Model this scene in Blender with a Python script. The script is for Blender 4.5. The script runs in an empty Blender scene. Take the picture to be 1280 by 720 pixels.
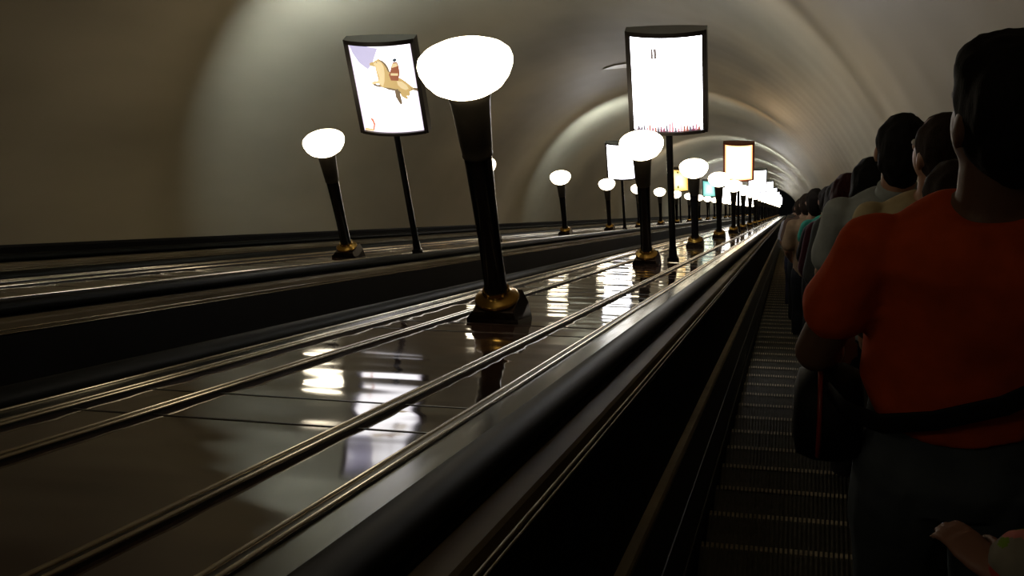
import bpy, bmesh, math, random
from mathutils import Vector, Matrix, noise
random.seed(7)
R = math.radians
C = bpy.context.scene.collection
# ------------------------------------------------------------------ frame
# x = across the tunnel, n = square to the 30 degree slope, t = down the slope; the camera is at x=n=t=0
CAM = Vector((0, 0, 1.5))
SL = Vector((0, math.cos(R(30)), -math.sin(R(30))))
NO = Vector((0, math.sin(R(30)), math.cos(R(30))))
def W(x, n, t): return CAM + Vector((x, 0, 0)) + NO * n + SL * t
F = 1400.0
_s = Vector((988 - 640, 264 - 360, F)).normalized()
_y = Vector((-math.sin(R(2)), math.cos(R(2)), 0))
_e = (_y - _s * _y.dot(_s)).normalized()
_n = -_e
_x = _e.cross(_s)
def cam_to_world(v): return Vector((v.dot(_x), 0, 0)) + NO * v.dot(_n) + SL * v.dot(_s)
def ray(px, py): return cam_to_world(Vector(((px - 640) / F, (py - 360) / F, 1)))
cd = bpy.data.cameras.new('camera'); cam = bpy.data.objects.new('camera', cd); C.objects.link(cam)
cr, cu, cb = cam_to_world(Vector((1, 0, 0))), cam_to_world(Vector((0, -1, 0))), cam_to_world(Vector((0, 0, -1)))
cam.matrix_world = Matrix(((cr.x, cu.x, cb.x, CAM.x), (cr.y, cu.y, cb.y, CAM.y), (cr.z, cu.z, cb.z, CAM.z), (0, 0, 0, 1)))
cd.sensor_width = 36; cd.lens = F / 1280 * 36; cd.clip_start = .05; cd.clip_end = 400
bpy.context.scene.camera = cam

T0, T1 = -7.0, 128.0
NS = -1.22          # slope plane through the step nosings
ND = -0.49          # deck surface
WELL = [0.21, -2.55, -5.31]; HW = 0.76
DECKS = [-1.17, -3.93]
TC, TN, TR = -2.55, -1.2, 3.80   # tunnel circle

# ------------------------------------------------------------------ materials
def mat(name, col, rough=.5, metal=0, emis=None, es=0, spec=None, coat=0):
    m = bpy.data.materials.new(name); m.use_nodes = True
    b = m.node_tree.nodes['Principled BSDF']
    b.inputs['Base Color'].default_value = (*col, 1); b.inputs['Roughness'].default_value = rough
    b.inputs['Metallic'].default_value = metal
    if spec is not None: b.inputs['Specular IOR Level'].default_value = spec
    if coat: b.inputs['Coat Weight'].default_value = coat; b.inputs['Coat Roughness'].default_value = .08
    if emis: b.inputs['Emission Color'].default_value = (*emis, 1); b.inputs['Emission Strength'].default_value = es
    return m
def nz(m, scale=(1, 1, 1), ns=5, lo=.8, hi=1.1, bump=0, detail=4, dist=.02, rough=None):
    """noise that varies the own colour a little and gives a bump; the axes follow the slope"""
    nt = m.node_tree; N = nt.nodes; L = nt.links; b = N['Principled BSDF']
    tc = N.new('ShaderNodeTexCoord'); mp = N.new('ShaderNodeMapping'); mp.inputs['Rotation'].default_value = (R(30), 0, 0)
    m2 = N.new('ShaderNodeMapping'); m2.inputs['Scale'].default_value = scale
    L.new(tc.outputs['Object'], mp.inputs[0]); L.new(mp.outputs[0], m2.inputs[0])
    t = N.new('ShaderNodeTexNoise'); t.inputs['Scale'].default_value = ns; t.inputs['Detail'].default_value = detail
    L.new(m2.outputs[0], t.inputs['Vector'])
    c = b.inputs['Base Color'].default_value[:]
    r = N.new('ShaderNodeMapRange'); r.inputs['From Min'].default_value = .3; r.inputs['From Max'].default_value = .7
    r.inputs['To Min'].default_value = lo; r.inputs['To Max'].default_value = hi
    L.new(t.outputs['Fac'], r.inputs[0])
    v = N.new('ShaderNodeVectorMath'); v.operation = 'SCALE'; v.inputs[0].default_value = c[:3]
    L.new(r.outputs[0], v.inputs['Scale']); L.new(v.outputs[0], b.inputs['Base Color'])
    if rough:
        q = N.new('ShaderNodeMapRange'); q.inputs['From Min'].default_value = .3; q.inputs['From Max'].default_value = .7
        q.inputs['To Min'].default_value = rough[0]; q.inputs['To Max'].default_value = rough[1]
        L.new(t.outputs['Fac'], q.inputs[0]); L.new(q.outputs[0], b.inputs['Roughness'])
    if bump:
        bp = N.new('ShaderNodeBump'); bp.inputs['Strength'].default_value = bump; bp.inputs['Distance'].default_value = dist
        L.new(t.outputs['Fac'], bp.inputs['Height']); L.new(bp.outputs[0], b.inputs['Normal'])
    return m
M = {}
M['lining'] = nz(mat('cream_tunnel_lining', (.46, .39, .26), .5, spec=.25), (1, .25, 1), 1.2, .86, 1.08, .05, 3, .05)
M['deck'] = nz(mat('brown_lacquered_deck', (.052, .029, .021), .07, spec=.34), (.8, 2.2, 1), 1.6, .85, 1.1, .16, 1.0, .05, rough=(.03, .09))
M['seam'] = mat('deck_joint_strip', (.03, .02, .016), .4, .3)
M['strip'] = nz(mat('dull_steel_strip', (.04, .045, .038), .2, .6), (4, .6, 1), 3, .5, 1.3, .04, 2, .01, rough=(.14, .26))
M['bead'] = nz(mat('polished_steel_bead', (.42, .37, .28), .2, 1), (1, 1, 1), 3, .7, 1.2)
M['groove'] = mat('black_rubber_groove', (.012, .011, .010), .35)
M['rubber'] = nz(mat('black_rubber_handrail', (.005, .006, .005), .55, spec=.06), (1, .3, 1), 8, .7, 1.3)
M['ledge'] = nz(mat('beige_painted_steel', (.21, .17, .11), .6, spec=.05), (1, .5, 1), 3, .7, 1.1)
M['panel'] = nz(mat('black_inner_panel', (.005, .0045, .0045), .6, spec=.05), (1, .5, 1), 3, .7, 1.3)
M['brass'] = nz(mat('dull_brass_trim', (.30, .235, .13), .45, .5), (1, 1, 1), 4, .7, 1.2)
M['skirt'] = nz(mat('dark_steel_skirt', (.012, .011, .010), .5, .3, spec=.2), (1, 1, 1), 4, .7, 1.2)
M['tread'] = nz(mat('worn_cast_tread', (.07, .068, .06), .5, .4), (8, 8, 8), 4, .6, 1.3)
M['nosing'] = nz(mat('worn_nosing_glint_metal', (.42, .36, .26), .5, .3), (9, 9, 9), 5, .5, 1.3)  # worn metal, with the glint of lit cleat ends put into its pale colour
M['base'] = nz(mat('black_base_trim', (.006, .0055, .0055), .6, spec=.08), (1, 1, 1), 2, .7, 1.3)
M['pole'] = nz(mat('black_lamp_post', (.010, .010, .012), .22, .3, coat=.3), (1, 1, 1), 6, .7, 1.3)
M['cap'] = nz(mat('dark_bronze_collar', (.045, .038, .028), .35, .6), (1, 1, 1), 6, .7, 1.3)
M['gold'] = nz(mat('polished_brass_ring', (.55, .33, .08), .22, 1), (1, 1, 1), 6, .7, 1.2)
M['foot'] = nz(mat('dark_bronze_foot', (.03, .018, .012), .25, .5), (1, 1, 1), 6, .7, 1.3)
M['frame'] = nz(mat('dark_sign_frame', (.028, .022, .018), .4, .3), (1, 1, 1), 6, .7, 1.2)
M['redframe'] = nz(mat('rust_red_sign_frame', (.16, .035, .012), .4, .1), (1, 1, 1), 6, .7, 1.2)
M['bowl'] = mat('lit_opal_glass_bowl', (.8, .78, .7), .3, emis=(1, .86, .62), es=9)
def panel_mat(name, mid, edge, es, w=.10, rough=.25):
    m = mat(name, (.5, .5, .5), rough, emis=mid, es=es); nt = m.node_tree; N = nt.nodes; L = nt.links
    tc = N.new('ShaderNodeTexCoord'); sp = N.new('ShaderNodeSeparateXYZ'); L.new(tc.outputs['Generated'], sp.inputs[0])
    outs = []
    for ax in ('X', 'Z'):
        a = N.new('ShaderNodeMath'); a.operation = 'SUBTRACT'; a.inputs[1].default_value = .5; L.new(sp.outputs[ax], a.inputs[0])
        b = N.new('ShaderNodeMath'); b.operation = 'ABSOLUTE'; L.new(a.outputs[0], b.inputs[0]); outs.append(b)
    mx = N.new('ShaderNodeMath'); mx.operation = 'MAXIMUM'; L.new(outs[0].outputs[0], mx.inputs[0]); L.new(outs[1].outputs[0], mx.inputs[1])
    mr = N.new('ShaderNodeMapRange'); mr.inputs['From Min'].default_value = .5 - w; mr.inputs['From Max'].default_value = .5
    L.new(mx.outputs[0], mr.inputs[0])
    mi = N.new('ShaderNodeMix'); mi.data_type = 'RGBA'; L.new(mr.outputs[0], mi.inputs[0])
    mi.inputs[6].default_value = (*mid, 1); mi.inputs[7].default_value = (*edge, 1)
    L.new(mi.outputs[2], N['Principled BSDF'].inputs['Emission Color'])
    return m
M['white'] = panel_mat('backlit_white_poster', (1, .99, .99), (.9, .9, 1), 8)
M['cool'] = panel_mat('backlit_cool_white_poster', (.74, .88, 1), (.7, .85, 1), 42)
M['lilac'] = panel_mat('backlit_lilac_poster', (1, .97, 1), (.22, .18, .24), 3.0, .07)
M['orange'] = panel_mat('backlit_orange_edged_poster', (1, .66, .32), (.16, .035, .0), 7, .16)
M['yellow'] = panel_mat('backlit_yellow_poster', (1, .86, .5), (.55, .28, .0), 1.9, .38)
M['teal'] = panel_mat('backlit_teal_poster', (.6, .95, .95), (.0, .35, .30), 1.5, .42)
M['warmw'] = panel_mat('backlit_warm_white_poster', (1, .9, .8), (.9, .7, .55), 11)
def ink(name, c, es=1.0): return mat(name, tuple(v * .5 for v in c), .5, emis=c, es=es)

# ------------------------------------------------------------------ mesh helpers
def link(name, me, parent=None, smooth=True):
    o = bpy.data.objects.new(name, me); C.objects.link(o)
    if parent: o.parent = parent
    if smooth: me.polygons.foreach_set('use_smooth', [True] * len(me.polygons))
    return o
def obj(name, bm, mats, parent=None, smooth=False, auto=None):
    bmesh.ops.recalc_face_normals(bm, faces=bm.faces[:])
    me = bpy.data.meshes.new(name); bm.to_mesh(me); bm.free()
    for m in (mats if isinstance(mats, (list, tuple)) else [mats]): me.materials.append(m)
    o = link(name, me, parent, smooth)
    if auto: me.set_sharp_from_angle(angle=R(auto))
    return o
def tag(o, label=None, cat=None, group=None, kind=None):
    if label: o['label'] = label
    if cat: o['category'] = cat
    if group: o['group'] = group
    if kind: o['kind'] = kind
    return o
def empty(name, loc, rz=0):
    o = bpy.data.objects.new(name, None); C.objects.link(o); o.location = loc; o.rotation_euler = (0, 0, rz); o.empty_display_size = .1
    return o
def copy_tree(o, parent=None):
    kids = list(o.children); c = o.copy(); C.objects.link(c); c.parent = parent
    for k in kids: copy_tree(k, c)
    return c
def extrude(bm, prof, t0=T0, t1=T1, seg=24, closed=True, mi=0, idx=None):
    """extrude a profile of (x, n) along the slope"""
    ts = []
    k = 0
    while k <= seg: ts.append(t0 + (t1 - t0) * (k / seg) ** 1.6); k += 1
    rows = [[bm.verts.new(W(x, n, t)) for x, n in prof] for t in ts]
    L = len(prof)
    for a, b in zip(rows, rows[1:]):
        for i in range(L if closed else L - 1):
            f = bm.faces.new((a[i], a[(i + 1) % L], b[(i + 1) % L], b[i])); f.material_index = mi
    if closed:
        f = bm.faces.new(rows[0]); f.material_index = mi
        f = bm.faces.new(rows[-1][::-1]); f.material_index = mi
def slab(x0, x1, n0, n1): return [(x0, n0), (x1, n0), (x1, n1), (x0, n1)]
def arc(cx, cn, rx, rn, a0, a1, k):
    return [(cx + rx * math.cos(R(a0 + (a1 - a0) * i / k)), cn + rn * math.sin(R(a0 + (a1 - a0) * i / k))) for i in range(k + 1)]
def box(bm, lo, hi, mi=0):
    vs = [bm.verts.new((x, y, z)) for x in (lo[0], hi[0]) for y in (lo[1], hi[1]) for z in (lo[2], hi[2])]
    for q in ((0, 1, 3, 2), (4, 6, 7, 5), (0, 4, 5, 1), (2, 3, 7, 6), (0, 2, 6, 4), (1, 5, 7, 3)):
        f = bm.faces.new([vs[i] for i in q]); f.material_index = mi
def lathe(bm, prof, k=40, mi=0, c=(0, 0, 0), n=None):
    """n: optional number of sides (for faceted feet)"""
    k = n or k
    rows = []
    for r, z in prof:
        if r < 1e-5: rows.append([bm.verts.new((c[0], c[1], c[2] + z))])
        else: rows.append([bm.verts.new((c[0] + r * math.cos(2 * math.pi * (i + .5) / k), c[1] + r * math.sin(2 * math.pi * (i + .5) / k), c[2] + z)) for i in range(k)])
    for a, b in zip(rows, rows[1:]):
        for i in range(k):
            j = (i + 1) % k
            if len(a) == 1 and len(b) == 1: continue
            if len(a) == 1: f = bm.faces.new((a[0], b[j], b[i]))
            elif len(b) == 1: f = bm.faces.new((a[i], a[j], b[0]))
            else: f = bm.faces.new((a[i], a[j], b[j], b[i]))
            f.material_index = mi
    for row in (rows[0], rows[-1]):
        if len(row) > 1:
            try: f = bm.faces.new(row); f.material_index = mi
            except ValueError: pass

# ------------------------------------------------------------------ tunnel shell
def make_lining():
    bm = bmesh.new(); a0, a1, K = -35, 215, 84
    rows = []; t = T0; step = .16; ring = .98; A = .007
    ts = []
    while t < T1:
        ts.append(t); t += step if t < 60 else .32
    ts.append(T1)
    for t in ts:
        ph = ((t - T0) / ring) % 1.0
        dr = A * (4 * (ph - .5) ** 2)                    # every ring of the lining is very slightly hollow
        rows.append([bm.verts.new(W(TC + (TR - dr) * math.cos(R(a0 + (a1 - a0) * i / K)), TN + (TR - dr) * math.sin(R(a0 + (a1 - a0) * i / K)), t)) for i in range(K + 1)])
    for a, b in zip(rows, rows[1:]):
        for i in range(K): bm.faces.new((a[i], a[i + 1], b[i + 1], b[i]))
    o = obj('ceiling', bm, M['lining'], smooth=True); tag(o, kind='structure')
    return o
make_lining()
# floor slab below the machinery, end walls
bm = bmesh.new(); extrude(bm, slab(TC - 3.5, TC + 3.5, -2.3, -1.9)); tag(obj('floor', bm, M['panel']), kind='structure')
for nm, t in (('wall_front', T0), ('wall_back', T1)):
    bm = bmesh.new(); vs = [bm.verts.new(W(x, n, t)) for x, n in arc(TC, TN, TR + .02, TR + .02, -35, 215, 60)]
    vs2 = [bm.verts.new(W(x, n, t + (-.15 if t < 0 else .15))) for x, n in arc(TC, TN, TR + .02, TR + .02, -35, 215, 60)]
    bm.faces.new(vs); bm.faces.new(vs2[::-1])
    for i in range(len(vs)): j = (i + 1) % len(vs); bm.faces.new((vs[i], vs[j], vs2[j], vs2[i]))
    tag(obj(nm, bm, M['panel']), kind='structure')
def wall_x(n, side): return TC + side * math.sqrt(TR ** 2 - (n - TN) ** 2)
for nm, sd in (('baseboard_left', -1), ('baseboard_right', 1)):
    bm = bmesh.new(); lo, hi = ND - .03, -.385
    w0, w1 = wall_x(lo, sd), wall_x(hi, sd)
    extrude(bm, [(w0 + sd * .02, lo), (w1 + sd * .02, hi), (w1 - sd * .045, hi), (w1 - sd * .06, hi - .02), (w0 - sd * .06, lo)])
    tag(obj(nm, bm, M['base'], auto=40), kind='structure')
# small pale shape added to stand for a highlight on the lining
def on_lining(px, py, inset=.012):
    d = ray(px, py); o = Vector((0, 0)); dx, dn = d.x, d.dot(NO)
    a = dx * dx + dn * dn; b = 2 * (-TC * dx - TN * dn); c = TC * TC + TN * TN - (TR - inset) ** 2
    k = (-b + math.sqrt(b * b - 4 * a * c)) / (2 * a); return CAM + d * k
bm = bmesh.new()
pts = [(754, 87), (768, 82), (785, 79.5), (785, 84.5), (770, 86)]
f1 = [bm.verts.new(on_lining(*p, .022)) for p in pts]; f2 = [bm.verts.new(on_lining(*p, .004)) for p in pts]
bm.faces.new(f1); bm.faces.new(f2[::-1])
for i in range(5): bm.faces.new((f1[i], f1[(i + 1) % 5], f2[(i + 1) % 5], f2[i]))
tag(obj('ceiling_highlight', bm, mat('pale_highlight', (.85, .78, .66), .3)), 'small pale painted highlight on the vault beside the large nearest white sign', 'painted highlight')

# ------------------------------------------------------------------ decks between the escalators
def make_deck(c, u0, u1, label, trims, strips, kind=None):
    root = empty('balustrade_deck', W(c, ND, 0)); tag(root, label, 'deck', 'brown decks between the escalators')
    root.matrix_world = Matrix.Translation(W(c, ND, 0)); inv = -Vector(root.location)
    def add(name, bm, mats, **k):
        for v in bm.verts: v.co += inv
        return obj(name, bm, mats, root, **k)
    bm = bmesh.new(); extrude(bm, slab(c + u0, c + u1, ND - .05, ND), seg=40)
    # joints across the panels, in pairs
    t = 2.27 - 1.9 * 5
    if u1 - u0 > .5:
        while t < 100:
            for dt in (0, .31):
                a = t + dt
                if a < T0: continue
                vs = [bm.verts.new(W(x, n, tt)) for tt in (a - .0035, a + .0035) for x in (c + u0, c + u1) for n in (ND - .002, ND + .0015)]
                for q in ((0, 1, 3, 2), (4, 6, 7, 5), (0, 4, 5, 1), (2, 3, 7, 6), (1, 5, 7, 3)):
                    f = bm.faces.new([vs[i] for i in q]); f.material_index = 1
            t += 1.9
    add('deck_panel', bm, [M['deck'], M['seam']])
    for u in trims:
        bm = bmesh.new(); extrude(bm, slab(c + u - .018, c + u + .018, ND - .002, ND + .007), mi=0)
        for q in (-.0125, .0125): extrude(bm, arc(c + u + q, ND + .007, .0055, .006, -10, 190, 6), mi=1)
        add('trim_strip', bm, [M['groove'], M['bead']], auto=50)
    for a, b in strips:
        bm = bmesh.new(); extrude(bm, slab(c + a, c + b, ND - .05, ND + .004), seg=40)
        add('edge_strip', bm, M['strip'])
        e = a if abs(a) > abs(b) else b
        bm = bmesh.new(); extrude(bm, arc(c + e, ND + .004, .006, .006, 0, 360, 10)[:-1], seg=40)
        add('edge_bead', bm, M['bead'], smooth=True)
    return root
for c, lab in zip(DECKS, ('broad glossy brown deck with steel trims, nearer one carrying the biggest bowl lamp',
                          'brown deck with steel trims, farther one on the left carrying the horse sign')):
    make_deck(c, -.47, .47, lab, (-.46, -.25, .25, .46), ((-.565, -.478), (.478, .565)))
make_deck(WELL[2] - HW - .17, -.02, .11, 'narrow dark deck running along the black baseboard of the left wall', (), ())
make_deck(WELL[0] + HW + .17, -.11, .02, 'narrow dark deck against the right wall beside the queue of people', (), ())

# ------------------------------------------------------------------ escalators
SP = .44; TREAD = SP * math.cos(R(30)); RISE = SP * math.sin(R(30)); ST0 = 4.10
SW = .49
def step_mesh():
    bm = bmesh.new()
    box(bm, (-SW, -TREAD, -.045), (SW, -.004, -.012), 0)
    # curved riser under the nosing
    pr = [(-.004, -.012), (.0, -.03), (.0, -.10), (-.012, -.18), (-.03, -RISE - .02), (-.045, -RISE - .02), (-.03, -.10), (-.02, -.012)]
    a = [bm.verts.new((-SW, y, z)) for y, z in pr]; b = [bm.verts.new((SW, y, z)) for y, z in pr]
    for i in range(len(pr)): j = (i + 1) % len(pr); bm.faces.new((a[i], a[j], b[j], b[i]))
    bm.faces.new(a); bm.faces.new(b[::-1])
    n = 56; w = 2 * SW / n
    for i in range(n):                                     # cleats of the tread
        x = -SW + (i + .5) * w
        box(bm, (x - w * .22, -TREAD + .01, -.012), (x + w * .22, -.022, 0), 0)
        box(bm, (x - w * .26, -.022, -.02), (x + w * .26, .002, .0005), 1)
    bmesh.ops.recalc_face_normals(bm, faces=bm.faces[:])
    me = bpy.data.meshes.new('step'); bm.to_mesh(me); bm.free()
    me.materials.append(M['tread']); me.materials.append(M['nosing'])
    return me
STEP = step_mesh()
def simple_steps(bm, x, t0, t1, mi=0):
    k = math.ceil((t0 - ST0) / SP)
    while ST0 + k * SP < t1:
        p = W(x, NS, ST0 + k * SP); box(bm, (x - SW, p.y - TREAD, p.z - RISE - .03), (x + SW, p.y, p.z), 0)
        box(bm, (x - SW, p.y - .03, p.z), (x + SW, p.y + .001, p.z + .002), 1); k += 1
def make_escalator(i, c, label):
    root = empty('escalator', W(c, NS, 0)); tag(root, label, 'escalator', 'parallel escalators')
    inv = -Vector(root.location)
    def add(name, bm, mats, **k):
        for v in bm.verts: v.co += inv
        return obj(name, bm, mats, root, **k)
    for sd in (-1, 1):
        X = lambda d: c + sd * (HW - d)     # d measured inwards from the handrail centre
        # handrail: flattened rubber grip
        bm = bmesh.new(); hp = [(X(p[0]), p[1]) for p in arc(0, -.478, .046, .033, -35, 215, 18)] + [(X(-.03), -.502), (X(.03), -.502)]
        extrude(bm, hp, seg=40); add('handrail', bm, M['rubber'], smooth=True, auto=50)
        # guide under the grip and the beige ledge towards the steps
        bm = bmesh.new(); extrude(bm, slab(X(-.075), X(.045), -.56, -.512)); add('handrail_guide', bm, M['skirt'])
        bm = bmesh.new(); extrude(bm, [(X(.046), -.56), (X(.046), -.518), (X(.052), -.513), (X(.098), -.522), (X(.104), -.53), (X(.104), -.575), (X(.09), -.585)])
        lg = add('ledge', bm, M['ledge'], auto=30)
        bm = bmesh.new()
        for nn in (-.556, -.574): extrude(bm, arc(X(.105), nn, .006, .0045, 0, 360, 8)[:-1])
        b = add('ledge_bead', bm, M['bead'], auto=50)
        bm = bmesh.new(); extrude(bm, [(X(.095), -.58), (X(.115), -.58), (X(.135), -.955), (X(.09), -.955)]); add('inner_panel', bm, M['panel'])
        bm = bmesh.new(); extrude(bm, [(X(.12), -.955), (X(.165), -.955), (X(.172), -.962), (X(.172), -.978), (X(.12), -.978)]); add('skirt_trim', bm, M['brass'], auto=30)
        bm = bmesh.new(); extrude(bm, [(X(.15), -.978), (X(.17), -.978), (X(.255), -1.11), (X(.262), -1.13), (X(.262), -1.5), (X(.15), -1.5)]); add('skirt_panel', bm, M['skirt'])
        bm = bmesh.new()
        for d, nn in ((.225, -1.062), (.2635, -1.15)): extrude(bm, arc(X(d), nn, .004, .004, 0, 360, 6)[:-1])
        add('skirt_bead', bm, M['skirt'])
    if i == 0:
        for k in range(-8, 92):
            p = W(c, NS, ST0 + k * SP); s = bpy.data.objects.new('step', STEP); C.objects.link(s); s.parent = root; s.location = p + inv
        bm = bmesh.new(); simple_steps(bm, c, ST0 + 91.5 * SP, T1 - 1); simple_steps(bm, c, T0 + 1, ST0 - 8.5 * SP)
    else:
        bm = bmesh.new(); simple_steps(bm, c, T0 + 1, T1 - 1)
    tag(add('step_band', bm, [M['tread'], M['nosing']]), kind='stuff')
    return root
for i, (c, lab) in enumerate(zip(WELL, (
        'dark escalator with ribbed steps on the right, carrying the queue of people',
        'middle escalator, an empty dark well between the two brown decks',
        'farthest escalator on the left, along the black baseboard of the wall'))):
    make_escalator(i, c, lab)

# ------------------------------------------------------------------ lamps
def make_lamp():
    root = empty('bowl_lamp', (0, 0, 0)); sl = -math.tan(R(30))
    # foot: faceted, cut to the slope of the deck
    bm = bmesh.new()
    lathe(bm, [(.158, 0), (.158, .018), (.150, .03), (.126, .102), (.118, .106), (.0, .106)], n=4)
    lo = [v for v in bm.verts if v.co.z < .001]
    for v in bm.verts:
        if v.co.z < .019: v.co.z += sl * v.co.y
    obj('foot', bm, M['foot'], root)
    bm = bmesh.new(); lathe(bm, [(.0, .104), (.084, .104), (.094, .110), (.096, .120), (.088, .129), (.068, .137), (.060, .148), (.057, .165), (.0, .165)]); obj('ring', bm, M['gold'], root, smooth=True, auto=60)
    bm = bmesh.new(); lathe(bm, [(.0, .16), (.052, .16), (.047, .20), (.046, .40), (.050, .60), (.056, .80), (.0, .80)]); obj('post', bm, M['pole'], root, smooth=True, auto=60)
    bm = bmesh.new(); lathe(bm, [(.0, .795), (.060, .795), (.062, .80), (.060, .808), (.064, .85), (.073, .98), (.078, 1.03), (.084, 1.05), (.083, 1.064), (.0, 1.064)]); obj('collar', bm, M['cap'], root, smooth=True, auto=50)
    bm = bmesh.new()
    pr = [(.0, 1.058), (.06, 1.06), (.10, 1.072), (.138, 1.096), (.163, 1.128), (.178, 1.162), (.181, 1.187), (.176, 1.205), (.158, 1.222), (.12, 1.240), (.07, 1.252), (0, 1.256)]
    lathe(bm, pr, 48); obj('glass_bowl', bm, M['bowl'], root, smooth=True)
    return root
lamp0 = make_lamp()
ordn = ['nearest', 'second nearest', 'third nearest', 'fourth nearest', 'fifth nearest', 'sixth nearest', 'seventh nearest', 'eighth nearest']
first = True
for row, (xx, t0, cnt, lim) in enumerate(((-1.20, 4.66, 24, 6), (-3.92, 9.62, 23, 8))):
    for i in range(cnt):
        o = lamp0 if first else copy_tree(lamp0); first = False
        o.location = W(xx, ND, t0 + 5.12 * i)
        rn = 'on the nearer deck' if row == 0 else 'on the farther left deck'
        if row == 0 and i == 0: lab = 'largest black post lamp with lit white glass bowl, brass ring at its foot'
        elif row == 0 and i == 1: lab = 'lit bowl lamp standing just before the largest white sign, on the nearer deck'
        elif row == 1 and i == 0: lab = 'lit bowl lamp left of the horse sign on the farther deck'
        elif row == 1 and i == 1: lab = 'lit bowl lamp mostly hidden behind the post of the largest lamp'
        elif i < lim: lab = f'{ordn[i]} lit bowl lamp in the row {rn}'
        else: lab = f'tiny distant bowl lamp in the bright far end {rn}'
        tag(o, lab, 'lamp', 'bowl lamps of the nearer deck' if row == 0 else 'bowl lamps of the farther deck')

BEHIND = []
for xx, t in ((-1.20, -.46), (-3.92, 4.50), (-3.92, -.62)):
    if t > 4: continue
    o = copy_tree(lamp0); o.location = W(xx, ND, t); tag(o, 'lit bowl lamp on the %s deck, just behind the viewpoint' % ('nearer' if xx > -2 else 'farther'), 'lamp', 'bowl lamps of the nearer deck' if xx > -2 else 'bowl lamps of the farther deck')
# ------------------------------------------------------------------ light boxes
SWD, SH0, SH1 = .31, 1.345, 2.25
def lens(u, thick=.062, edge=.026): return edge + thick * (1 - (u / SWD) ** 2)
def rlens(u): return lens(u, .022)
def make_sign(frame='frame', front='white', back='cool'):
    root = empty('advertising_lightbox', (0, 0, 0)); K = 14
    bm = bmesh.new(); lathe(bm, [(0, 0.005), (.055, .005), (.055, .05), (.04, .07), (.034, .16), (0, .16)])
    for v in bm.verts:
        if v.co.z < .051: v.co.z -= math.tan(R(30)) * v.co.y
    obj('pole_base', bm, M['pole'], root, smooth=True, auto=50)
    bm = bmesh.new(); lathe(bm, [(0, .15), (.03, .15), (.03, SH0 + .01), (0, SH0 + .01)], 20); obj('pole', bm, M['pole'], root, smooth=True, auto=50)
    bm = bmesh.new()
    def cap(z0, z1, g=.026):
        us = [-SWD + 2 * SWD * i / K for i in range(K + 1)]
        out = [(u, -lens(u) - g) for u in us] + [(u, rlens(u) + g) for u in us[::-1]]
        a = [bm.verts.new((x, y, z0)) for x, y in out]; b = [bm.verts.new((x, y, z1)) for x, y in out]
        bm.faces.new(a[::-1]); bm.faces.new(b)
        for i in range(len(out)): j = (i + 1) % len(out); bm.faces.new((a[i], a[j], b[j], b[i]))
    cap(SH0, SH0 + .028); cap(SH1 - .04, SH1)
    for sd in (-1, 1): box(bm, (sd * SWD - .02, -.042, SH0 + .001), (sd * SWD + .02, .056, SH1 - .001))
    obj('box_frame', bm, M[frame], root, auto=30)
    for nm, sg, mt in (('poster_panel', -1, front), ('rear_poster_panel', 1, back)):
        bm = bmesh.new(); us = [-SWD + .02 + (2 * SWD - .04) * i / K for i in range(K + 1)]
        ln = lens if sg < 0 else rlens
        g = [[bm.verts.new((u, sg * ln(u) * k, z)) for u in us for k in (1,)] for z, k in ((SH0 + .02, 1), (SH1 - .03, 1))]
        h = [[bm.verts.new((u, sg * (ln(u) - .008), z)) for u in us] for z in (SH0 + .02, SH1 - .03)]
        for i in range(K):
            bm.faces.new((g[0][i], g[0][i + 1], g[1][i + 1], g[1][i])); bm.faces.new((h[0][i], h[1][i], h[1][i + 1], h[0][i + 1]))
            for e in (0, 1): bm.faces.new((g[e][i], h[e][i], h[e][i + 1], g[e][i + 1]))
        for e in (0, K): bm.faces.new((g[0][e], g[1][e], h[1][e], h[0][e]))
        p = obj(nm, bm, M[mt], root, smooth=True, auto=50)
        if nm == 'poster_panel': root_panel = p
    return root, root_panel
PU = SWD - .022; PZ0, PZ1 = SH0 + .028, SH1 - .04
def print_poly(panel, name, pts, m, lift=.003):
    """flat printed shape following the curved face; pts in 0..1 from top left"""
    bm = bmesh.new()
    vs = [bm.verts.new((-PU + 2 * PU * u, 0, PZ1 - (PZ1 - PZ0) * v)) for u, v in pts]
    bm.faces.new(vs); bmesh.ops.triangulate(bm, faces=bm.faces[:])
    for _ in range(2): bmesh.ops.subdivide_edges(bm, edges=bm.edges[:], cuts=1)
    for v in bm.verts: v.co.y = -lens(v.co.x) - lift
    me = bpy.data.meshes.new(name); bm.to_mesh(me); bm.free(); me.materials.append(m)
    return link(name, me, panel, False)
def zp(pts): return [((x - (75 + 100 * ((y - 110) / 550))) / 367, (y - 110) / 550) for x, y in pts]
def circ(x, y, r, ry=None): return [(x + r * math.cos(a * math.pi / 5), y + (ry or r) * math.sin(a * math.pi / 5)) for a in range(10)]
gold, gold2, shade, rb, dk, lil, redk = (ink('print_gold', (.62, .43, .17)), ink('print_light_gold', (.85, .66, .36)), ink('print_brown', (.20, .14, .08)),
    ink('print_red_brown', (.35, .12, .06)), ink('print_dark_blue', (.05, .07, .09)), ink('print_lilac', (.60, .56, .78)), ink('print_red', (.75, .22, .12)))
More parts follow.
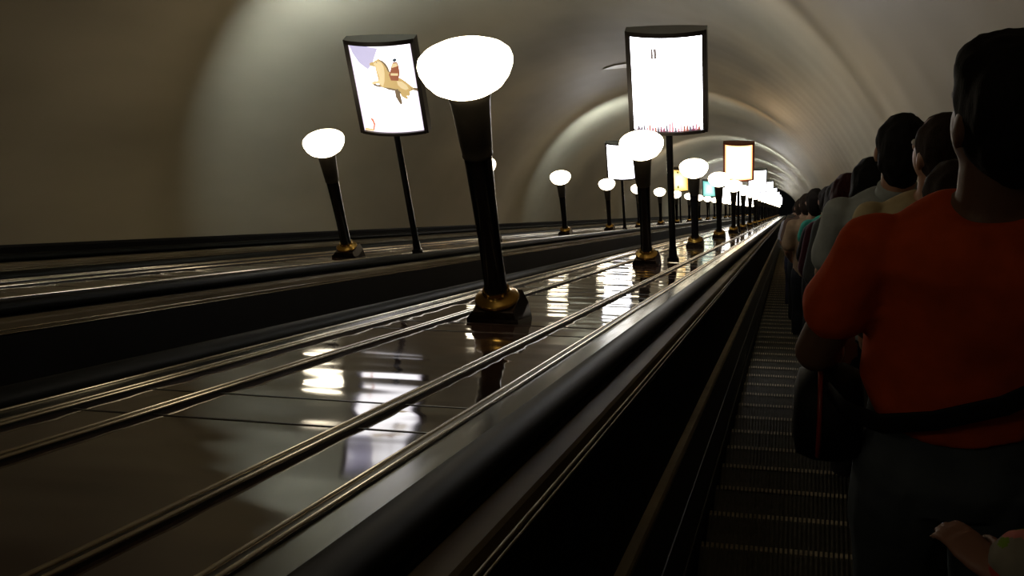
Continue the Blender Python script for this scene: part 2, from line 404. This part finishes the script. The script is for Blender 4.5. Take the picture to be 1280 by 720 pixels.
def horse_art(p):
    print_poly(p, 'printed_sky', [(.01, .01), (.30, .01), (.50, .03), (.40, .10), (.38, .19), (.28, .27), (.14, .20), (.05, .10)], lil, .002)
    print_poly(p, 'printed_tail', zp([(455, 378), (478, 384), (500, 392), (512, 412), (500, 410), (482, 402), (462, 396)]), shade, .003)
    print_poly(p, 'printed_far_hindleg', zp([(365, 378), (392, 384), (394, 420), (400, 446), (414, 474), (404, 482), (390, 458), (374, 430)]), shade, .003)
    print_poly(p, 'printed_far_foreleg', zp([(280, 330), (284, 350), (262, 352), (236, 336), (228, 342), (240, 356), (268, 366), (300, 366)]), shade, .0028)
    print_poly(p, 'printed_horse', zp([(214, 220), (222, 213), (240, 208), (250, 198), (262, 196), (266, 184), (274, 195), (292, 202), (310, 218), (324, 240), (334, 268), (346, 296), (372, 306), (402, 318),
        (428, 340), (448, 360), (470, 382), (478, 396), (462, 400), (452, 406), (456, 424), (448, 432), (436, 428), (446, 446), (436, 450), (410, 430), (400, 412), (392, 396), (372, 386), (348, 382), (322, 376),
        (304, 372), (290, 366), (276, 350), (268, 320), (270, 292), (266, 262), (256, 244), (244, 238), (228, 236), (216, 232)]), gold, .003)
    print_poly(p, 'printed_foreleg', zp([(276, 318), (262, 326), (240, 330), (230, 336), (226, 346), (236, 348), (262, 344), (290, 348), (300, 330)]), gold2, .0042)
    print_poly(p, 'printed_neck', zp([(262, 204), (286, 212), (300, 240), (306, 280), (306, 330), (298, 362), (282, 350), (276, 318), (280, 288), (274, 250), (262, 232), (240, 228), (240, 216)]), gold2, .0038)
    print_poly(p, 'printed_mane', zp([(270, 192), (292, 202), (312, 222), (328, 250), (336, 276), (326, 270), (314, 244), (298, 220), (282, 206)]), shade, .0045)
    print_poly(p, 'printed_belly', zp([(300, 366), (340, 372), (384, 386), (404, 404), (396, 410), (372, 392), (330, 382)]), shade, .0045)
    print_poly(p, 'printed_haunch', zp([(378, 330), (408, 338), (434, 362), (446, 386), (430, 392), (404, 378), (384, 356)]), gold2, .004)
    print_poly(p, 'printed_eye', zp(circ(258, 212, 3)), dk, .005)
    print_poly(p, 'printed_rider', zp([(345, 235), (352, 215), (376, 213), (386, 240), (394, 285), (386, 330), (345, 325), (332, 290), (340, 262)]), rb, .0055)
    print_poly(p, 'printed_shoulder', zp([(350, 222), (374, 220), (380, 240), (346, 248)]), gold2, .0062)
    print_poly(p, 'printed_sash', zp([(342, 280), (384, 284), (384, 298), (342, 294)]), gold2, .0062)
    print_poly(p, 'printed_head', zp(circ(362, 202, 11)), dk, .006)
    print_poly(p, 'printed_swoosh', zp([(210, 566), (236, 574), (250, 606), (244, 650), (232, 652), (238, 612), (226, 588)]), redk, .004)
    print_poly(p, 'printed_corner', zp([(178, 640), (236, 640), (240, 656), (182, 658)]), gold2, .0045)
def mark_art(p):
    g1, g2 = ink('print_grey', (.20, .17, .16)), ink('print_pale_grey', (.62, .6, .6))
    print_poly(p, 'printed_letter', [(.29, .12), (.325, .12), (.325, .225), (.29, .225)], g1)
    print_poly(p, 'printed_letter', [(.333, .115), (.372, .115), (.378, .22), (.335, .225)], g1)
    print_poly(p, 'printed_letter', [(.38, .13), (.392, .13), (.392, .21), (.38, .21)], g1)
    print_poly(p, 'printed_letter', [(.44, .12), (.455, .12), (.455, .2), (.44, .2)], g2)
    cols = [ink('print_pink', (.75, .35, .42)), ink('print_plum', (.30, .10, .16)), ink('print_rose', (.85, .55, .60)), ink('print_brick', (.45, .16, .12)), ink('print_slate', (.18, .16, .20))]
    print_poly(p, 'printed_ground', [(.04, .985), (.5, .975), (.97, .985), (.97, 1.0), (.04, 1.0)], cols[1])
    rr = random.Random(3)
    for i in range(22):
        u = .05 + i * .042; h = rr.uniform(.035, .075) + (.05 if i in (11, 12) else 0)
        print_poly(p, 'printed_figure', [(u, 1.0), (u + .008, 1 - h), (u + .022, 1 - h - .008), (u + .034, 1 - h * .8), (u + .04, 1.0)], cols[rr.randrange(5)], .004)
def spots(p, c):
    k = ink('print_dark_spot', c)
    print_poly(p, 'printed_mark', circ(.42, .12, .07, .05), k); print_poly(p, 'printed_mark', circ(.42, .83, .06, .06), k); print_poly(p, 'printed_mark', [(.38, .8), (.42, .72), (.48, .78), (.44, .9)], k, .005)
plain, _ = make_sign()
used = False
def put(o, x, t, lab, rot=0):
    o.location = W(x, ND, t); o.rotation_euler = (0, 0, R(rot)); tag(o, lab, 'light box sign', 'lit advertising signs on the decks')
o, p = make_sign('frame', 'lilac', 'cool'); horse_art(p); put(o, -3.55, 10.50, 'lit sign with golden leaping horse and rider on pale ground', 0)
o, p = make_sign('frame', 'white', 'white'); mark_art(p); put(o, -1.03, 10.35, 'largest white lit sign with tiny marks on top and pink figures at its bottom edge')
o, p = make_sign('redframe', 'orange', 'orange'); put(o, -1.12, 25.70, 'lit sign with white centre and glowing orange border on the nearer deck')
o, p = make_sign('frame', 'yellow', 'warmw'); spots(p, (.16, .17, .02)); put(o, -3.85, 41.0, 'small distant yellow lit sign with two dark marks')
o, p = make_sign('frame', 'teal', 'cool'); put(o, -3.88, 56.4, 'small distant teal lit sign behind the fourth bowl lamp')
put(plain, -3.70, 25.8, 'blank white lit sign seen left of the second near bowl lamp'); plain['label'] = 'blank white lit sign on the farther deck, half behind the second big lamp'
far = 0
for x, t0, n0, n1 in ((-1.15, 10.35, 2, 8), (-3.90, 10.5, 4, 8)):
    for i in range(n0, n1):
        o = copy_tree(plain); put(o, x, t0 + 15.36 * i, 'tiny distant white lit sign in the bright stack at the far end')
        if x > -2 and i == 2: o['label'] = 'plain pinkish white lit sign just right of and behind the orange bordered sign'

# ------------------------------------------------------------------ people
def loft(bm, rings, k=20, cap=True, mi=0):
    """rings: (center, axis, rx, ry, side) -> closed tube"""
    rows = []
    for c, ax, rx, ry, sv in rings:
        c = Vector(c); ax = Vector(ax).normalized(); sv = Vector(sv); sv = (sv - ax * sv.dot(ax)).normalized(); fv = ax.cross(sv)
        rows.append([bm.verts.new(c + sv * rx * math.cos(2 * math.pi * i / k) + fv * ry * math.sin(2 * math.pi * i / k)) for i in range(k)])
    for a, b in zip(rows, rows[1:]):
        for i in range(k): f = bm.faces.new((a[i], a[(i + 1) % k], b[(i + 1) % k], b[i])); f.material_index = mi
    if cap: bm.faces.new(rows[0][::-1]); bm.faces.new(rows[-1])
def torso(bm, rr, k=28):  # rr: (z, y, rx, ry, x)
    loft(bm, [((r[4] if len(r) > 4 else 0, r[1], r[0]), (0, 0, 1), r[2], r[3], (1, 0, 0)) for r in rr], k)
def limb(bm, pts, rads, k=14, flat=1.0):
    pts = [Vector(p) for p in pts]; out = []
    for i in range(len(pts) - 1):
        d = (pts[i + 1] - pts[i]); n = 5
        for j in range(n + (1 if i == len(pts) - 2 else 0)):
            f = j / n; a1 = d.normalized()
            if j == 0 and i > 0: a1 = (a1 + (pts[i] - pts[i - 1]).normalized()).normalized()
            r = rads[i] * (1 - f) + rads[i + 1] * f
            out.append((pts[i] + d * f, a1, r, r * flat, (1, .01, 0) if abs(a1.x) < .9 else (0, 1, 0)))
    loft(bm, out, k)
    for q, r in ((0, rads[0]), (-1, rads[-1])): ball(bm, pts[q], (r, r, r), 10)
def ball(bm, c, r, k=14):
    m = bmesh.ops.create_uvsphere(bm, u_segments=k, v_segments=max(6, k // 2 + 2), radius=1)
    for v in m['verts']: v.co = Vector((c[0] + v.co.x * r[0], c[1] + v.co.y * r[1], c[2] + v.co.z * r[2]))
def merged(name, bm, m, parent, voxel, smooth=4, wrinkle=0, wsc=9.0, mats=None):
    me = bpy.data.meshes.new(name); bmesh.ops.recalc_face_normals(bm, faces=bm.faces[:]); bm.to_mesh(me); bm.free()
    o = bpy.data.objects.new(name, me); C.objects.link(o)
    rm = o.modifiers.new('r', 'REMESH'); rm.mode = 'VOXEL'; rm.voxel_size = voxel
    if smooth: s = o.modifiers.new('s', 'SMOOTH'); s.iterations = smooth; s.factor = .6
    dg = bpy.context.evaluated_depsgraph_get(); new = bpy.data.meshes.new_from_object(o.evaluated_get(dg))
    o.modifiers.clear(); o.data = new; new.name = name
    if wrinkle:
        ns = [v.normal.copy() for v in new.vertices]
        for v, n_ in zip(new.vertices, ns):
            q = v.co * wsc; v.co += n_ * wrinkle * (noise.noise(Vector((q.x, q.y, q.z * .45))) + .5 * noise.noise(Vector((q.x * 2.1 + 5, q.y * 2.1, q.z * 1.1))))
    new.materials.clear()
    for q in (mats or [m]): new.materials.append(q)
    new.polygons.foreach_set('use_smooth', [True] * len(new.polygons))
    o.parent = parent
    return o
def cloth(name, c, rough=.85):
    return nz(mat(name, c, rough, spec=.2), (1, 1, 1), 14, .8, 1.12, .15, 5, .004)
SKIN = nz(mat('skin', (.36, .19, .12), .5), (1, 1, 1), 20, .92, 1.05)
HAIRS = {k: nz(mat('hair_' + k, c, .75, spec=.2), (60, 60, 6), 8, .5, 1.4, .4, 3, .004) for k, c in
         dict(black=(.008, .007, .007), brown=(.028, .016, .010), maroon=(.06, .012, .014), dark=(.014, .010, .009), fair=(.12, .08, .04)).items()}
SHOE = mat('black_shoe_leather', (.012, .011, .011), .4)
def fingers(bm, wrist, hand_dir, palm_n, side, curl=35, s=1.0):
    """palm plus four fingers and a thumb, closing towards palm_n; side = direction of the thumb"""
    h = Vector(hand_dir).normalized(); pn = Vector(palm_n); pn = (pn - h * pn.dot(h)).normalized(); sd = h.cross(pn); sd = sd if sd.dot(Vector(side)) > 0 else -sd
    w = Vector(wrist)
    loft(bm, [(w + h * a * s, h, rx * s, ry * s, sd) for a, rx, ry in ((-.02, .027, .02), (.0, .028, .019), (.03, .038, .017), (.06, .042, .016), (.088, .041, .014), (.095, .034, .011))], 14)
    for i, ln in enumerate((.068, .077, .072, .056)):
        p = w + h * .085 * s + sd * (.030 - .020 * i) * s; d = h.copy(); pts = [p]
        for seg, fr in enumerate((.45, .31, .24)):
            d = Matrix.Rotation(R(curl * (.7 + .35 * seg)), 3, h.cross(pn)) @ d if seg or curl else d
            p = p + d * ln * fr * s; pts.append(p)
        limb(bm, pts, [.0088 * s, .0082 * s, .0075 * s, .0065 * s], 8)
    b = w + h * .025 * s + sd * .03 * s; m1 = b + (sd * .8 + h * .6).normalized() * .038 * s + pn * .008 * s; m2 = m1 + (sd * .25 + h * .8 + pn * .5).normalized() * .03 * s; m3 = m2 + (h * .8 + pn * .7).normalized() * .022 * s
    limb(bm, [b, m1, m2, m3], [.014 * s, .011 * s, .0095 * s, .008 * s], 8)
def rotz(v, a, c=(0, 0, 0)):
    v = Vector(v) - Vector(c); return Vector((v.x * math.cos(a) - v.y * math.sin(a), v.x * math.sin(a) + v.y * math.cos(a), v.z)) + Vector(c)
FEM = dict(sh=.172, hip=.165, wa=.115)
def make_person(px, py, z, label, shirt, pants, hair='black', style='short', turn=0, head_turn=0, voxel=.014, sex='m', sleeve=.55, arms=None, width=1.0, lower='trousers', wrinkle=.006, face=False, xoff=0, fat=1.0, neckline=1.47, skin=None, hem=.90):
    d = ray(px, py); d *= z / 1.0
    top = CAM + d; top.x += xoff
    # the tread this person stands on
    t_ = ((top.y - CAM.y) - NS * NO.y) / SL.y
    k = math.ceil((t_ - ST0) / SP - .02); pz = W(0, NS, ST0 + k * SP); ground = pz.z
    fy = top.y
    S = (top.z - ground) / 1.78; s = S
    root = empty('person', (top.x, fy, ground), turn); tag(root, label, 'person', 'people queueing down the escalator')
    root.scale = (s, s, s)
    sw = (.205 if sex == 'm' else .178) * width; hp = .165 if sex == 'm' else .172; wa = (.152 if sex == 'm' else .125) * fat
    A = arms or {}
    def arm(sd):
        sh = Vector((sd * (sw - .018), -.005, 1.398))
        e, w_ = A.get(sd, ((sd * (sw + .025), -.03, 1.15), (sd * (sw + .0), .14, .96)))
        return sh, Vector(e), Vector(w_)
    hc = Vector((0, .02, 1.64)); ht = R(head_turn)
    # ---- body
    bm = bmesh.new()
    torso(bm, [(.86, 0, .15, .10), (.93, -.005, hp - .01, .115), (1.02, 0, hp - .02, .105), (1.10, 0, wa - .015, .095), (1.20, 0, wa, .10), (1.32, 0, sw - .05, .112), (1.40, -.005, sw - .035, .10), (1.45, -.01, sw - .07, .075), (1.48, -.01, .085, .06)])
    limb(bm, [(0, -.012, 1.44), (0, -.004, 1.50), (0, .008, 1.57)], [.066, .060, .060] if sex == 'm' else [.056, .05, .05])
    for c, r in (((0, .0, 1.665), (.078, .098, .108)), ((0, .035, 1.61), (.064, .075, .085)), ((0, .055, 1.565), (.043, .045, .038))): ball(bm, rotz(c, ht, (0, .0, 0)), r, 22)
    loft(bm, [(rotz((0, y, zz), ht), (0, 0, 1), rx, ry, rotz((1, 0, 0), ht)) for y, zz, rx, ry in ((.108, 1.655, .010, .012), (.119, 1.63, .012, .016), (.126, 1.605, .016, .020), (.115, 1.592, .012, .012))], 10)   # nose
    ball(bm, rotz((0, .105, 1.568), ht), (.022, .010, .006), 10); ball(bm, rotz((0, .103, 1.557), ht), (.020, .010, .006), 10)   # lips
    for sd in (-1, 1):
        ball(bm, rotz((sd * .081, -.005, 1.632), ht), (.010, .020, .034), 12)                       # ears
        sh, e, w_ = arm(sd)
        limb(bm, [sh, (sh + e) / 2, e, (e * .6 + w_ * .4), w_], [.052, .047, .040, .040, .027])
        hd = (w_ - e).normalized(); fingers(bm, w_, hd, (0, 0, -1) if A.get('down') else (-sd, .3, -.2), (-sd, .3, 0) if A.get('down') else (0, 1, .4), 18 if A.get('down') else 28)
        hx = sd * .085
        limb(bm, [(hx, 0, .90), (sd * .095, .015, .70), (sd * .10, .02, .49), (sd * .10, -.01, .30), (sd * .10, -.02, .10)], [.088, .075, .055, .052, .036])
        loft(bm, [((sd * .10, -.06, .05), (0, 1, 0), .03, .03, (1, 0, 0)), ((sd * .10, .0, .05), (0, 1, 0), .038, .04, (1, 0, 0)), ((sd * .105, .10, .035), (0, 1, 0), .042, .025, (1, 0, 0)), ((sd * .105, .17, .03), (0, 1, 0), .03, .018, (1, 0, 0))], 12)
    merged('body', bm, skin or SKIN, root, voxel if not face else min(voxel, .0075), 3)
    if face:
        for sd in (-1, 1):
            bm = bmesh.new(); ball(bm, rotz((sd * .032, .090, 1.648), ht), (.013, .012, .011), 12); obj('eye', bm, mat('eye_white', (.5, .48, .45), .2), root, smooth=True)
    # ---- shirt
    bm = bmesh.new(); g = .016
    torso(bm, ([(.90, 0, hp + .015, .135), (.97, 0, hp + .012, .13), (1.08, 0, wa + .028, .122)] if hem < 1 else [(hem, 0, hp + .006, .134), (1.10, 0, wa + .03, .125)]) + [ (1.20, 0, wa + .03, .125), (1.32, 0, sw - .02, .132), (1.385, -.005, sw + .012, .120), (1.425, -.008, sw - .01, .105), (1.455, -.01, sw - .06, .088), (neckline + .01, -.012, .095, .075)])
    for sd in (-1, 1):
        sh, e, w_ = arm(sd)
        if sleeve <= .62: end = sh + (e - sh) * (sleeve / .6 * .85); limb(bm, [sh + Vector((0, 0, -.004)), (sh + end) / 2, end], [.064, .066, .070])
        else: limb(bm, [sh, (sh + e) / 2, e, (e + w_) / 2, w_ - (w_ - e).normalized() * .03], [.066, .064, .058, .05, .042])
    sm = cloth('shirt_cloth', shirt)
    merged('shirt', bm, sm, root, voxel * .9, 3, wrinkle, 8)
    if style != 'none' and A.get('collar'):
        bm = bmesh.new(); loft(bm, [((0, -.012, zz), (0, 0, 1), rx, ry, (1, 0, 0)) for zz, rx, ry in ((1.462, .085, .078), (1.50, .073, .068), (1.512, .071, .066))], 24)
        obj('collar', bm, sm, root, smooth=True)
    # ---- lower clothes
    pm = cloth('trouser_cloth', pants, .8)
    bm = bmesh.new()
    if lower == 'trousers':
        torso(bm, [(.82, 0, .155, .115), (.90, -.005, hp + .003, .128), (1.0, 0, hp - .004, .122), (max(1.04, hem + .04), 0, hp - .012, .115)])
        for sd in (-1, 1): limb(bm, [(sd * .085, -.01, .90), (sd * .097, .01, .70), (sd * .10, .015, .49), (sd * .10, -.01, .30), (sd * .10, -.02, .07)], [.105, .093, .075, .070, .066])
    else:
        torso(bm, [(.50, .0, .22, .17), (.55, .0, .215, .165), (.75, 0, .20, .15), (.90, -.005, hp + .01, .13), (1.04, 0, hp - .012, .115)])
    merged(lower, bm, pm, root, voxel, 3, wrinkle, 7)
    for sd in (-1, 1):
        bm = bmesh.new()
        loft(bm, [((sd * .10, -.085, .03), (0, 1, 0), .02, .025, (1, 0, 0)), ((sd * .10, -.07, .045), (0, 1, 0), .042, .045, (1, 0, 0)), ((sd * .10, .0, .055), (0, 1, 0), .048, .054, (1, 0, 0)), ((sd * .105, .09, .04), (0, 1, 0), .052, .040, (1, 0, 0)), ((sd * .107, .17, .03), (0, 1, 0), .042, .030, (1, 0, 0)), ((sd * .107, .195, .025), (0, 1, 0), .02, .018, (1, 0, 0))], 14)
        for v in bm.verts: v.co.z = max(v.co.z, 0.003)
        obj('shoe', bm, SHOE, root, smooth=True)
    # ---- hair
    bm = bmesh.new()
    ball(bm, rotz((0, -.010, 1.680), ht), (.087, .102, .098), 24); ball(bm, rotz((0, -.035, 1.635), ht), (.083, .078, .085), 20)
    if style == 'short': ball(bm, rotz((0, -.05, 1.575), ht), (.058, .035, .05), 14)
    if style == 'crop': ball(bm, rotz((0, -.055, 1.585), ht), (.055, .03, .045), 14); ball(bm, rotz((0, .02, 1.715), ht), (.078, .085, .062), 20)
    if style == 'long':
        loft(bm, [(rotz((0, y, zz), ht), (0, 0, 1), rx, ry, rotz((1, 0, 0), ht)) for y, zz, rx, ry in ((-.02, 1.68, .09, .09), (-.04, 1.60, .102, .075), (-.06, 1.52, .108, .062), (-.085, 1.44, .10, .045), (-.105, 1.34, .085, .03), (-.11, 1.28, .05, .02))], 20)
    if style == 'bun': ball(bm, rotz((0, -.11, 1.72), ht), (.045, .045, .045), 14)
    merged('hair', bm, HAIRS[hair], root, voxel * .8, 2, .007, 28)
    return root, s
# the man in the orange shirt, close in front of the camera
man, ms = make_person(1270, 45, 1.88, 'broad man from behind in an orange T-shirt and dark jeans, bag on his hip', (.66, .09, .016), (.10, .12, .14), 'black', 'crop',
    head_turn=22, turn=R(0), voxel=.009, width=.99, fat=1.10, hem=1.03, face=True, wrinkle=.011, sleeve=.40,
    skin=nz(mat('dark_tanned_skin', (.15, .075, .045), .55), (1, 1, 1), 20, .92, 1.05),
    arms={-1: ((-.280, -.03, 1.165), (-.245, .17, 1.02)), 1: ((.32, -.02, 1.14), (.27, .16, .98))})
# shoulder bag
def man_pt(x, y, z): return man.matrix_basis @ Vector((x, y, z))
bpy.context.view_layer.update()
bag = empty('shoulder_bag', man_pt(-.245, .03, .865)); tag(bag, 'black rounded shoulder bag with red edge piping on the hip of the man in orange', 'bag')
bb = bag.location
bm = bmesh.new()
loft(bm, [((x, 0, zz), (1, 0, 0), ry, rz_, (0, 1, 0)) for x, zz, ry, rz_ in ((-.075, .11, .05, .055), (-.065, .11, .085, .098), (-.03, .11, .098, .112), (.03, .11, .10, .114), (.06, .11, .088, .10), (.07, .11, .05, .06))], 28)
obj('bag_body', bm, cloth('black_bag_canvas', (.006, .006, .007), .6), bag, smooth=True)
bm = bmesh.new(); pts = [(-.022, .101 * math.cos(R(a)), .11 + .115 * math.sin(R(a))) for a in range(60, 205, 9)]
limb(bm, pts, [.0055] * len(pts), 8); obj('piping', bm, mat('red_piping', (.30, .03, .015), .35), bag, smooth=True)
bm = bmesh.new()
st = [(-.25, -.02, 1.065), (-.22, -.09, 1.075), (-.16, -.142, 1.09), (-.07, -.160, 1.12), (.04, -.162, 1.165), (.13, -.16, 1.23), (.18, -.15, 1.32), (.19, -.115, 1.41), (.165, -.04, 1.475), (.15, .04, 1.45), (.12, .12, 1.36)]
loft(bm, [(man_pt(*p) - bb, (man_pt(*st[min(i + 1, len(st) - 1)]) - man_pt(*st[max(i - 1, 0)])), .022, .004, Vector((0, .15, 1)) if i < 8 else Vector((1, 0, .1))) for i, p in enumerate(st)], 12)
obj('strap', bm, cloth('black_strap_webbing', (.007, .007, .008), .6), bag, smooth=True)
# watch on his left wrist
wpos = man_pt(-.252, .13, 1.048)
watch = empty('wristwatch', wpos); tag(watch, 'pale metal wristwatch on the left forearm of the man in orange', 'watch')
ax = (man_pt(-.245, .17, 1.02) - man_pt(-.280, -.03, 1.165)).normalized()
bm = bmesh.new(); sv = ax.orthogonal().normalized(); pv = ax.cross(sv); rows = []
for a in range(24):
    q = sv * math.cos(a / 24 * 2 * math.pi) + pv * math.sin(a / 24 * 2 * math.pi)
    rows.append([bm.verts.new(q * r + ax * h_) for r, h_ in ((.034, -.013), (.038, -.012), (.038, .012), (.034, .013))])
for i in range(24):
    for j in range(4): bm.faces.new((rows[i][j], rows[(i + 1) % 24][j], rows[(i + 1) % 24][(j + 1) % 4], rows[i][(j + 1) % 4]))
obj('bracelet', bm, mat('watch_steel', (.45, .42, .38), .3, .8), watch, smooth=True)
bm = bmesh.new(); dv = (Vector((-.8, -.5, .4)) - ax * Vector((-.8, -.5, .4)).dot(ax)).normalized()
loft(bm, [(dv * r, dv, .02 * q, .02 * q, ax) for r, q in ((.036, .9), (.04, 1), (.046, 1), (.047, .8))], 20); obj('watch_case', bm, mat('watch_face', (.55, .52, .48), .25, .3), watch, smooth=True)

make_person(1131, 142, 4.3, 'man with short black hair and pale grey shirt, seen from behind past the orange shoulder', (.30, .33, .33), (.03, .03, .04), 'black', 'short', voxel=.011, width=1.0, face=True, wrinkle=.007, arms={'collar': 1}, sleeve=.5)
make_person(1181, 142, 3.7, 'person with brown hair and sand coloured shirt, face turned left beside the man in orange', (.42, .34, .20), (.04, .035, .03), 'brown', 'short', head_turn=30, voxel=.011, face=True, width=1.04, sleeve=.5)
make_person(1196, 201, 3.0, 'short person with dark brown hair showing low beside the neck of the man in orange', (.09, .07, .05), (.03, .03, .03), 'brown', 'short', voxel=.012, sex='f')
make_person(1090, 197, 5.6, 'person with bushy black hair in a dark grey jacket beyond the pale grey shirt', (.10, .11, .12), (.02, .02, .025), 'black', 'long', voxel=.013, sex='m', head_turn=10, sleeve=1)
make_person(1060, 217, 6.6, 'person with dark maroon hair in a plum top', (.10, .03, .05), (.02, .02, .02), 'maroon', 'long', voxel=.014, sex='f', sleeve=1)
make_person(1050, 226, 7.4, 'person with long dark hair in black clothes behind the teal top', (.015, .015, .017), (.012, .012, .014), 'dark', 'long', voxel=.014, sex='f', sleeve=.5)
make_person(1037, 233, 8.6, 'person in a teal green sleeveless top with dark hair', (.02, .20, .15), (.015, .015, .018), 'dark', 'short', voxel=.014, sex='f', sleeve=.3)
make_person(1020, 236, 10.4, 'person with short dark hair in a tan shirt, farther down the queue', (.28, .19, .12), (.02, .02, .025), 'dark', 'short', voxel=.015, sleeve=.55)
make_person(1009, 242, 12.0, 'person in a brown top standing before the pale lilac shirt', (.12, .07, .05), (.02, .02, .02), 'brown', 'short', voxel=.016)
make_person(1002, 248, 14.0, 'small distant person in a pale lilac shirt at the left edge of the queue', (.30, .28, .32), (.03, .03, .05), 'brown', 'short', voxel=.017)
for i, (px, py, z, c) in enumerate(((1003, 250, 17.5, (.05, .05, .06)), (999, 252, 21, (.16, .13, .10)), (997, 254, 25.5, (.04, .05, .07)), (995.5, 255.5, 30, (.12, .10, .10)), (994, 257, 36, (.05, .04, .04)))):
    make_person(px, py, z, 'tiny distant figure in the dark far end of the queue', c, (.02, .02, .02), 'dark', 'short', voxel=.03, wrinkle=0)
# child at the lower right edge
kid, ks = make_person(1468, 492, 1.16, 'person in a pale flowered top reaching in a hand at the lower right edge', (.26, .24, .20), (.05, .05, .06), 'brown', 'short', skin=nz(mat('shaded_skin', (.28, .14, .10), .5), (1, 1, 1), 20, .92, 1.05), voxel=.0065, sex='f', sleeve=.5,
    arms={'down': 1, -1: ((-.08, .03, 1.18), (-.17, .15, 1.20)), 1: ((.2, 0, 1.17), (.2, .12, 1.0))})
fl = []
for k_ in kid.children:
    if k_.name.startswith('shirt'):
        for c in ((.55, .06, .05), (.18, .30, .03), (.60, .20, .20)): k_.data.materials.append(cloth('flower_print', c))
        cs = [(Vector((random.uniform(-.3, .3), random.uniform(-.2, .2), random.uniform(.9, 1.5))), random.uniform(.02, .045), random.randint(1, 3)) for _ in range(420)]
        for pg in k_.data.polygons:
            for c, r, mi in cs:
                if (pg.center - c).length < r: pg.material_index = mi; break

# ------------------------------------------------------------------ light, view
w = bpy.data.worlds.new('world'); bpy.context.scene.world = w; w.use_nodes = True
w.node_tree.nodes['Background'].inputs[0].default_value = (.02, .018, .015, 1); w.node_tree.nodes['Background'].inputs[1].default_value = .2
sc = bpy.context.scene
sc.view_settings.view_transform = 'Standard'; sc.view_settings.look = 'None'; sc.view_settings.gamma = 1; sc.view_settings.use_curve_mapping = False
sc.view_settings.exposure = 0.0
